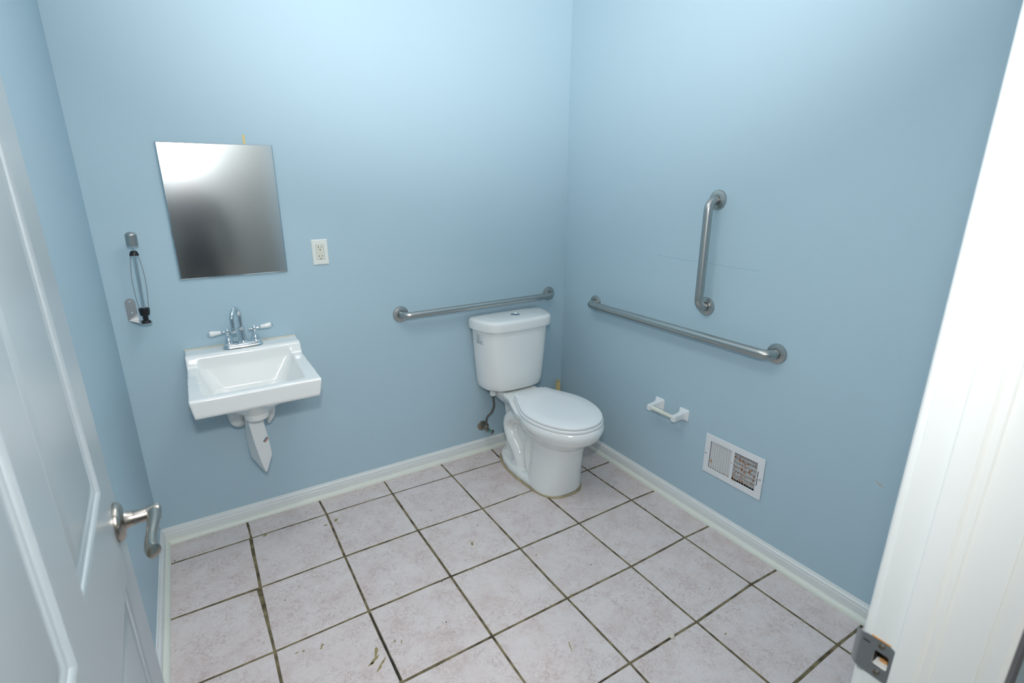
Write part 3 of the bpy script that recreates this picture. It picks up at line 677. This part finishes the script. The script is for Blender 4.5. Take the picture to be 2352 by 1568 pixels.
# rear shelf under the tank, flaring to the rim
sh = lambda z, k: outline([(0.0,-0.035),(0.100*k,-0.035),(0.108*k,-0.07),(0.108*k,-0.16),(0.120*k,-0.24),(0.150*k,-0.32),(0.178*k,-0.40),(0.180*k,-0.48),(0.0,-0.52)], z)
b.loft([sh(0.325,0.62), sh(0.355,0.86), sh(0.385,0.98), sh(0.408,1.0), sh(0.414,0.97)])
# rear web between the shelf and the foot
b.loft([[Vector((TX+sx_*w, y, z)) for sx_, y in ((1,-0.135),(1,-0.48),(-1,-0.48),(-1,-0.135))] for w, z in ((0.074,0.0),(0.068,0.10),(0.068,0.25),(0.080,0.36))])
# foot plate
ftp = lambda z, k: outline([(0.0,-0.085),(0.06*k,-0.095),(0.10*k,-0.135),(0.125*k,-0.20),(0.140*k,-0.28),(0.141*k,-0.38),(0.134*k,-0.47),(0.11*k,-0.54),(0.0,-0.57)], z)
b.loft([ftp(0.0,1.0), ftp(0.028,0.99), ftp(0.040,0.93)])
# trapway: the S-shaped bulge on both sides
for s_ in (-1, 1):
    tp = catmull([(TX+s_*0.075,-0.40,0.335),(TX+s_*0.082,-0.30,0.325),(TX+s_*0.083,-0.225,0.285),(TX+s_*0.080,-0.205,0.225),(TX+s_*0.080,-0.245,0.160),(TX+s_*0.082,-0.300,0.115),(TX+s_*0.084,-0.330,0.060),(TX+s_*0.084,-0.335,0.02)], 6)
    b.tube(tp, 0.040, 16)
    tp = catmull([(TX+s_*0.075,-0.46,0.32),(TX+s_*0.085,-0.42,0.25),(TX+s_*0.083,-0.40,0.17),(TX+s_*0.082,-0.41,0.09),(TX+s_*0.08,-0.44,0.05)], 6)
    b.tube(tp, 0.030, 12)
bowl = b.build('bowl', M['porcelain'], tl, smooth=180, remesh=0.0048, relax=8)
# seat and lid
LIDP = [(0.0,-0.277),(0.070,-0.277),(0.097,-0.279),(0.106,-0.290),(0.118,-0.325),(0.150,-0.395),(0.174,-0.460),(0.184,-0.52),(0.181,-0.585),(0.163,-0.655),(0.131,-0.718),(0.088,-0.762),(0.040,-0.783),(0.0,-0.787)]
def smooth_half(P, e, z):
    full = [(TX+dx, y) for dx, y in P] + [(TX-dx, y) for dx, y in reversed(P[1:-1])]
    pts = catmull_closed([(x, y, z) for x, y in full], 3)
    c = Vector((TX, -0.53, z)); out = []
    n = len(pts)
    for k in range(n):
        t = (pts[(k+1)%n] - pts[k-1]); nrm = Vector((t.y, -t.x, 0)).normalized()
        if nrm.dot(pts[k]-c) < 0: nrm = -nrm
        out.append(pts[k] + nrm*e)
    return out
def slab(e0, z0, z1, r, crown=0.0):
    rg = [smooth_half(LIDP, e0-r*0.6, z0), smooth_half(LIDP, e0, z0+r*0.5), smooth_half(LIDP, e0, z1-r), smooth_half(LIDP, e0-r*0.35, z1-r*0.3), smooth_half(LIDP, e0-r, z1)]
    if crown:
        c = Vector((TX, -0.53, z1+crown))
        for k in (0.66, 0.33): rg.append([c.lerp(p, k) + Vector((0,0,0)) for p in rg[4]])
        for k, q in enumerate(rg[5]): q.z = z1 + crown*0.6
        for k, q in enumerate(rg[6]): q.z = z1 + crown*0.95
    return MB().loft(rg)
slab(0.006, 0.4165, 0.430, 0.004).build('seat', M['seat'], tl, smooth=50)
slab(0.001, 0.4325, 0.447, 0.005, 0.002).build('lid', M['seat'], tl, smooth=50)
for s_ in (-1, 1):
    MB().tube([(TX+s_*0.070-0.018,-0.268,0.432),(TX+s_*0.070+0.018,-0.268,0.432)], 0.011, 12).build('seat_hinge', M['seat'], tl, smooth=50)
# tank
def tank_ring(w, f, z, e=0.0):                            # w half width, f front depth
    pts = [(0.0,-0.022),(w*0.6,-0.022),(w-0.012,-0.022),(w-e,-0.032),(w-e,-0.075),(w*0.955,-0.118),(w*0.86,-f+0.048),(w*0.70,-f+0.016),(w*0.36,-f+0.003),(0.0,-f)]
    full = [(TX+dx, y, z) for dx, y in pts] + [(TX-dx, y, z) for dx, y in reversed(pts[1:-1])]
    return catmull_closed(full, 3)
b = MB(); b.loft([tank_ring(0.150,0.165,0.424), tank_ring(0.180,0.190,0.427), tank_ring(0.187,0.196,0.436), tank_ring(0.192,0.200,0.47), tank_ring(0.206,0.207,0.62), tank_ring(0.216,0.212,0.78)])
tank = b.build('tank', M['porcelain'], tl, smooth=50)
b = MB(); b.loft([tank_ring(0.221,0.217,0.7745), tank_ring(0.2335,0.2245,0.776), tank_ring(0.235,0.226,0.781), tank_ring(0.2355,0.2265,0.815), tank_ring(0.2335,0.225,0.823), tank_ring(0.228,0.219,0.829), tank_ring(0.214,0.206,0.8325), tank_ring(0.12,0.14,0.8345)])
tlid = b.build('tank_lid', M['porcelain'], tl, smooth=50)
btn = MB().lathe([(0.026,0),(0.026,0.003),(0.0235,0.0045),(0.0225,0.003),(0.010,0.0040)], (TX+0.005,-0.118,0.834), (0,0,1), 28).build('flush_button', M['chrome'], tlid, smooth=40)
MB().box((TX+0.0045,-0.141,0.8375),(TX+0.0055,-0.095,0.8386)).build('split', M['slot'], btn)
# paper label on the tank's left front corner
def tank_pt(dx, z, t):
    w = 0.206 + (z-0.62)/0.16*0.010; f = 0.207 + (z-0.62)/0.16*0.005
    rg = tank_ring(w, f, z); return rg
def label_patch(t0, t1, z0, z1, off, name, mat, parent):
    b = MB(); cols_ = 5; rows_ = []
    for z in (z0, z1):
        rg = tank_ring(0.206+(z-0.62)/0.16*0.010, 0.207+(z-0.62)/0.16*0.005, z); n = len(rg)
        row = []
        for k in range(cols_):
            t = (t0+(t1-t0)*k/(cols_-1))*n; i = int(t); p = rg[i%n].lerp(rg[(i+1)%n], t-i)
            tg = (rg[(i+1)%n]-rg[i%n]).normalized(); nr = Vector((tg.y,-tg.x,0)); c = Vector((TX,-0.1,z))
            if nr.dot(p-c) < 0: nr = -nr
            row.append((p+nr*off, p-nr*0.0005))
        rows_.append(row)
    ring = lambda s: [r[s] for r in rows_[0]] + [r[s] for r in reversed(rows_[1])]
    vs_ = [rows_[j][k][s] for s in (0,1) for j in (0,1) for k in range(cols_)]
    ix = lambda s, j, k: s*2*cols_ + j*cols_ + k
    fs = []
    for k in range(cols_-1):
        for s in (0,1): fs.append((ix(s,0,k),ix(s,0,k+1),ix(s,1,k+1),ix(s,1,k)))
        for j in (0,1): fs.append((ix(0,j,k),ix(0,j,k+1),ix(1,j,k+1),ix(1,j,k)))
    for k in (0, cols_-1): fs.append((ix(0,0,k),ix(0,1,k),ix(1,1,k),ix(1,0,k)))
    b.add(vs_, fs); return b.build(name, mat, parent, smooth=0)
lt0, lt1 = 0.715, 0.800
pl = label_patch(lt0, lt1, 0.692, 0.752, 0.0006, 'paper_label', M['paper'], tank)
for k, (z, a, c) in enumerate(((0.737,0.25,0.35),(0.733,0.35,0.62),(0.727,0.35,0.62),(0.721,0.25,0.65),(0.715,0.35,0.7),(0.708,0.10,0.55),(0.703,0.25,0.9),(0.698,0.22,0.8),(0.693,0.25,0.9),(0.687,0.12,0.95))):
    label_patch(lt0+(lt1-lt0)*(1-c), lt0+(lt1-lt0)*(1-a), z+0.010, z+0.0118, 0.0011, 'print_line', M['ink'], pl)
# caps, caulk, water supply
for s_ in (-1, 1):
    MB().lathe([(0.0125,0.0),(0.0135,0.002),(0.0125,0.022),(0.0105,0.027),(0.005,0.029)], (TX+s_*0.112,-0.305,0.036), (0,0,1), 18).build('bolt_cap', M['plastic'], tl, smooth=50)
cp = [(0.0,-0.083),(0.06,-0.092),(0.103,-0.132),(0.129,-0.20),(0.1435,-0.28),(0.1445,-0.38),(0.1395,-0.47),(0.132,-0.545),(0.108,-0.605),(0.068,-0.642),(0.0,-0.654)]
full = [(TX+dx,y,0.003) for dx,y in cp] + [(TX-dx,y,0.003) for dx,y in reversed(cp[1:-1])]
path = catmull_closed(full, 5); path = [p + Vector((random.uniform(-1,1)*0.0012, random.uniform(-1,1)*0.0012, 0)) for p in path]
MB().tube(path + [path[0]], 0.0055, 8, flat=0.9).build('caulk_bead', M['caulk'], tl, smooth=60)
sv = empty('supply_valve', (1.607, 0, 0.156), 'tarnished water shut-off valve with braided hose left of the toilet', 'valve')
MB().lathe([(0.030,0),(0.030,0.002),(0.024,0.006),(0.012,0.009),(0.011,0.012)], (1.607,0,0.158), (0,-1,0), 28).build('escutcheon', M['oldmetal'], sv, smooth=40)
MB().lathe([(0.008,0),(0.008,0.040),(0.012,0.041),(0.012,0.066),(0.008,0.067)], (1.607,-0.008,0.160), (0,-1,0), 16).build('valve_body', M['oldmetal'], sv, smooth=40)
MB().lathe([(0.009,0),(0.009,0.014),(0.011,0.016),(0.011,0.028),(0.007,0.030)], (1.607,-0.060,0.160), (0,0,1), 14).build('hose_nut', M['oldmetal'], sv, smooth=40)
MB().lathe([(0.006,0),(0.007,0.012),(0.006,0.022)], (1.612,-0.070,0.158), (0.55,-0.65,-0.3), 12).build('packing_nut', M['green'], sv, smooth=40)
b = MB(); q = Vector((0.55,-0.65,-0.3)).normalized(); c = Vector((1.612,-0.070,0.158)) + q*0.026
b.tube([c - q*0.006, c + q*0.002, c + q*0.006], [0.012,0.017,0.010], 14, flat=0.7); b.build('valve_handle', M['oldmetal'], sv, smooth=50)
hp = catmull([(1.607,-0.060,0.186),(1.604,-0.060,0.215),(1.612,-0.062,0.240),(1.634,-0.068,0.262),(1.646,-0.076,0.300),(1.640,-0.084,0.345),(1.634,-0.088,0.378)], 6)
MB().tube(hp, 0.0062, 12).build('braided_hose', M['braid'], sv, smooth=60)
MB().lathe([(0.011,0),(0.0175,0.003),(0.0185,0.014),(0.0165,0.052)], (1.634,-0.088,0.374), (0,0,1), 16).build('coupling_nut', M['plastic'], sv, smooth=40)

# ------------------------------------------------------------------ toilet brush standing in the corner behind the toilet
tb = empty('toilet_brush', (2.08, -0.11, 0), 'tan wooden brush handle with a hanging hole standing in the corner behind toilet', 'brush')
h0 = Vector((2.088,-0.105,0.10)); h1 = Vector((2.1325,-0.034,0.352)); ha = (h1-h0).normalized()
rv = Vector((Rm[0][0], Rm[0][1], 0)).normalized(); rv = (rv - ha*rv.dot(ha)).normalized(); nv = ha.cross(rv)
def hp_(u, w, n): return h1 + ha*u + rv*w + nv*n
Lh = (h1-h0).length
outer = []
for k in range(25):
    t = PI*k/24; outer.append((0.013*math.cos(t), -0.013 + 0.013*math.sin(t)))
out2 = [(w, u) for w, u in outer] + [(-0.0155, -0.10), (-0.011, -Lh), (0.011, -Lh), (0.0155, -0.10)]
inner = [(0.0052*math.cos(2*PI*k/len(out2)), -0.014 + 0.0052*math.sin(2*PI*k/len(out2))) for k in range(len(out2))]
b = MB(); b.loft([[hp_(u, w, n) for w, u in pl_] for pl_, n in ((inner,0.004),(out2,0.004),(out2,-0.004),(inner,-0.004))], closed=True)
b.build('handle', M['tan'], tb, smooth=30)
MB().lathe([(0.012,0.0),(0.040,0.005),(0.046,0.05),(0.040,0.10),(0.016,0.125)], (2.082,-0.115,0.0), (0.06,0.09,1), 20).build('bristle_head', M['plastic'], tb, smooth=40)

# ------------------------------------------------------------------ toilet paper holder
th = empty('toilet_paper_holder', (XR, -0.89, 0.47), 'empty white toilet paper holder on the wall below the long grab bar', 'paper holder')
def tp_post(y, name):
    rings = []
    for (d, hw, hh, dz) in ((0,0.0285,0.0285,0),(0.004,0.0285,0.0285,0),(0.010,0.022,0.024,0),(0.018,0.0155,0.019,-0.001),(0.032,0.0125,0.0155,-0.003),(0.055,0.0118,0.0145,-0.005),(0.078,0.0112,0.0135,-0.006),(0.081,0.0095,0.012,-0.006)):
        rings.append([Vector((XR-d, py, pz)) for py, pz in rrect(y, 0.474+dz, 2*hw, 2*hh, min(hw,hh)*0.25, 3)])
    return MB().loft(rings).build(name, M['plastic'], th, smooth=40)
tp_post(-0.8145, 'post'); tp_post(-0.966, 'post')
ro = MB().lathe([(0.008,0.0),(0.0105,0.001),(0.0105,0.072),(0.0092,0.0735),(0.0092,0.128),(0.006,0.129)], (XR-0.066,-0.8260,0.469), (0,-1,0), 20).build('spring_roller', M['ivory'], th, smooth=40)

# ------------------------------------------------------------------ air register
rg = empty('air_register', (XR, -1.25, 0.246), 'white metal wall air register with rusty dampers low on the wall', 'air register')
fy0, fy1, fz0, fz1 = -1.3965, -1.105, 0.2465, 0.4385
Lb = (-1.243, -1.133, 0.275, 0.408); Rb = (-1.3655, -1.2555, 0.275, 0.408)
fr = holed(MB(), 0, XR-0.0065, fy0, fy1, fz0, fz1, [Lb, Rb], 0.0055).build('frame', M['ventwhite'], rg, smooth=0, bevel=0.002, label='white pressed steel face')
def duct():
    b = MB(); d = 0.07
    y0, y1, z0, z1 = VY0, VY1, VZ0, VZ1
    b.add([(XR,y0,z0),(XR,y1,z0),(XR,y1,z1),(XR,y0,z1),(XR+d,y0,z0),(XR+d,y1,z0),(XR+d,y1,z1),(XR+d,y0,z1)], [(0,1,5,4),(1,2,6,5),(2,3,7,6),(3,0,4,7),(4,5,6,7)])
    return b
duct().build('duct_box', M['black'], rg, smooth=0)
def blade(y, z0, z1, ang, w, name):
    b = MB(); pr = []
    for k in range(5):
        t = -1 + k/2; cx = XR - 0.0035 + 0.010*(t+1)/2 * math.cos(ang); cy = y + w*t*0.5
        pr.append((XR-0.0045 + 0.010*((t+1)/2)**1.3, y + math.sin(ang)*0.0105*((t+1)/2)))
    poly = [(x, yy) for x, yy in pr] + [(x+0.0002, yy+0.0009) for x, yy in reversed(pr)]
    b.loft([[Vector((x, yy, z)) for x, yy in poly] for z in (z0, z1)])
    return b.build(name, M['ventwhite'], rg, smooth=30)
nb = 9
for k in range(nb):
    y = Lb[1] - (k+0.35)*(Lb[1]-Lb[0])/nb; blade(y, Lb[2], Lb[3], -0.62, 0.01, 'louver')
    y = Rb[1] - (k+0.9)*(Rb[1]-Rb[0])/nb; blade(y, Rb[2], Rb[3], 0.45, 0.01, 'louver')
for k in range(7):
    z = VZ0 + 0.004 + (k+0.35)*(VZ1-VZ0)/7
    b = MB(); a = math.radians(62); hw = 0.0080
    c = Vector((XR+0.017, 0, z)); dv = Vector((math.cos(a), 0, math.sin(a)))*hw; nv2 = Vector((-math.sin(a),0,math.cos(a)))*0.0006
    ring = [c-dv-nv2, c+dv-nv2, c+dv+nv2, c-dv+nv2]
    b.loft([[p+Vector((0,y,0)) for p in ring] for y in (VY0+0.002, VY1-0.002)]); b.build('damper_blade', M['rust'], rg, smooth=0)
MB().box((XR-0.0069,-1.3742,0.307),(XR-0.0060,-1.3712,0.374)).build('lever_slot', M['slot'], rg)
b = MB(); b.box((XR-0.016,-1.374,0.343),(XR-0.0065,-1.3705,0.349)); b.build('damper_lever', M['ventwhite'], rg, smooth=0, bevel=0.001)
for y in (-1.1135, -1.3855):
    MB().lathe([(0.0042,0),(0.0038,0.0014),(0.001,0.0018)], (XR-0.0065,y,0.3405), (-1,0,0), 12).build('screw', M['steel2'], rg, smooth=40)
for (y, z, l) in ((-1.247,0.352,0.006),(-1.146,0.313,0.012),(-1.18,0.2765,0.004),(-1.235,0.281,0.006),(-1.214,0.279,0.005),(-1.20,0.2775,0.004),(-1.14,0.277,0.004),(-1.262,0.276,0.008),(-1.275,0.270,0.004)):
    MB().lathe([(l/2,0),(l/2*0.8,0.0006),(l/5,0.0009)], (XR-0.0065,y,z), (-1,0,0), 7).build('rust_spot', M['wood'], rg)

# ------------------------------------------------------------------ added fill lamps out of frame: bathroom ceiling dome, hall ceiling dome
def dome(name, x, y, label, energy, r):
    t = empty(name, (x, y, ZC-0.10), label, 'lamp')
    MB().lathe([(r*1.05,0),(r*1.05,-0.02),(r,-0.03)], (x,y,ZC), (0,0,1), 32).build('base', M['chrome'], t, smooth=40)
    MB().lathe([(r,-0.028),(r*0.95,-0.05),(r*0.75,-0.075),(r*0.4,-0.092),(0.01,-0.098)], (x,y,ZC), (0,0,1), 32).build('glass_shade', M['lamp'], t, smooth=60)
    a = add_area(name+'_bulb', (x, y, ZC-0.105), r*2, energy, LC)
    return t
dome('fill_lamp', 0.85, -0.95, 'round glass ceiling lamp added to brighten the bathroom', 4, 0.15)  # unseen lamp added as weak fill beside the flash bounce
dome('fill_lamp', 0.6, -3.7, 'round glass ceiling lamp added to brighten the hall', 18, 0.15)  # unseen lamp added so the hall shows grey in the mirror

# ------------------------------------------------------------------ the photographer, seen only as a dark shape in the mirror
def person(bx, by):
    root = empty('person', (bx, by, 0), 'photographer in dark clothes, a blurred dark shape in the mirror', 'person')
    V = []; E = []; Rd = []
    def v(p, r, par=None):
        V.append((bx+p[0], by+p[1], p[2])); Rd.append(r)
        if par is not None: E.append((par, len(V)-1))
        return len(V)-1
    pel = v((0,0,0.92), 0.155); wst = v((0,0,1.08), 0.135, pel); chs = v((0,0.01,1.26), 0.155, wst); nk0 = v((0,0,1.40), 0.085, chs); nk = v((0,0.01,1.47), 0.055, nk0)
    hd0 = v((0,0.03,1.53), 0.07, nk); hd = v((0,0.03,1.60), 0.088, hd0); v((0,0.02,1.67), 0.070, hd)
    for s_ in (-1, 1):
        hp = v((s_*0.095,0,0.86), 0.095, pel); kn = v((s_*0.10,0.02,0.48), 0.062, hp); an = v((s_*0.11,-0.02,0.09), 0.042, kn); v((s_*0.12,0.12,0.035), 0.035, an)
        sh_ = v((s_*0.165,0,1.36), 0.07, nk0); el = v((s_*0.24,-0.02,1.08), 0.046, sh_); wr = v((s_*0.25,0.06,0.84), 0.030, el); pm = v((s_*0.25,0.08,0.775), 0.032, wr)
        for k in range(4):
            f0 = v((s_*0.25,0.05+0.02*k,0.735), 0.009, pm); f1 = v((s_*0.245,0.055+0.02*k,0.705-0.004*(k%3)), 0.008, f0); v((s_*0.235,0.06+0.02*k,0.685-0.004*(k%3)), 0.007, f1)
        t0 = v((s_*0.235,0.115,0.77), 0.010, pm); v((s_*0.225,0.13,0.735), 0.008, t0)
    me = bpy.data.meshes.new('body'); c = Vector((bx, by, 0)); me.from_pydata([tuple(Vector(p)-c) for p in V], E, []); me.update()
    o = bpy.data.objects.new('body', me); link(o, root)
    me.materials.append(M['clothes'])
    m = o.modifiers.new('skin', 'SKIN'); m.use_smooth_shade = True
    if not me.skin_vertices: me.attributes.new('skin', 'FLOAT', 'POINT')
    for i, sv_ in enumerate(me.skin_vertices[0].data if me.skin_vertices else []): sv_.radius = (Rd[i], Rd[i]); sv_.use_root = (i == 0)
    m = o.modifiers.new('sub', 'SUBSURF'); m.levels = 2; m.render_levels = 2
    dg = bpy.context.evaluated_depsgraph_get(); dg.update()
    me2 = bpy.data.meshes.new_from_object(o.evaluated_get(dg)); o.modifiers.clear(); o.data = me2; me2.name = 'body'
    me2.materials.clear()
    for k in ('clothes', 'skin'): me2.materials.append(M[k])
    for v_ in me2.vertices:                                   # carve brow, nose, chin and ears into the head
        x, y, z = v_.co
        if z > 1.49:
            v_.co.x *= 0.88
            if y > 0.06:
                v_.co.y += 0.022*math.exp(-(x/0.016)**2 - ((z-1.585)/0.022)**2) - 0.010*math.exp(-((abs(x)-0.034)/0.014)**2 - ((z-1.612)/0.012)**2) + 0.008*math.exp(-(x/0.02)**2 - ((z-1.515)/0.014)**2)
    for p in me2.polygons:
        c = p.center; p.use_smooth = True
        p.material_index = 1 if (c.z > 1.455 or (c.z < 0.83 and abs(c.x) > 0.19)) else 0
    b = MB(); rg_ = []
    for (r_, z) in ((0.083,1.60),(0.088,1.63),(0.086,1.67),(0.070,1.70),(0.040,1.722),(0.008,1.730)):
        rg_.append([Vector((bx + r_*0.92*math.cos(2*PI*k/24), by + 0.016 + r_*1.06*math.sin(2*PI*k/24) - (0.020 if z < 1.65 else 0.0), z + 0.03*max(0, math.sin(2*PI*k/24))*(1 if z < 1.64 else 0))) for k in range(24)])
    b.loft(rg_).build('hair', M['hair'], root, smooth=60)
    for s_ in (-1, 1):
        b = MB(); b.lathe([(0.002,-0.009),(0.008,-0.005),(0.010,0),(0.008,0.005),(0.002,0.009)], (bx+s_*0.032, by+0.098, 1.612), (0,1,0), 14); b.build('eye', M['paper'], root, smooth=60)
        b = MB(); b.lathe([(0.004,-0.012),(0.014,-0.006),(0.018,0),(0.012,0.006)], (bx+s_*0.080, by+0.02, 1.60), (s_,0,0), 14); b.build('ear', M['skin'], root, smooth=60)
    MB().tube([(bx-0.026,by+0.104,1.550),(bx,by+0.110,1.548),(bx+0.026,by+0.104,1.550)], [0.002,0.005,0.002], 8).build('mouth', M['red'], root, smooth=60)
    return root
person(0.38, -2.95)
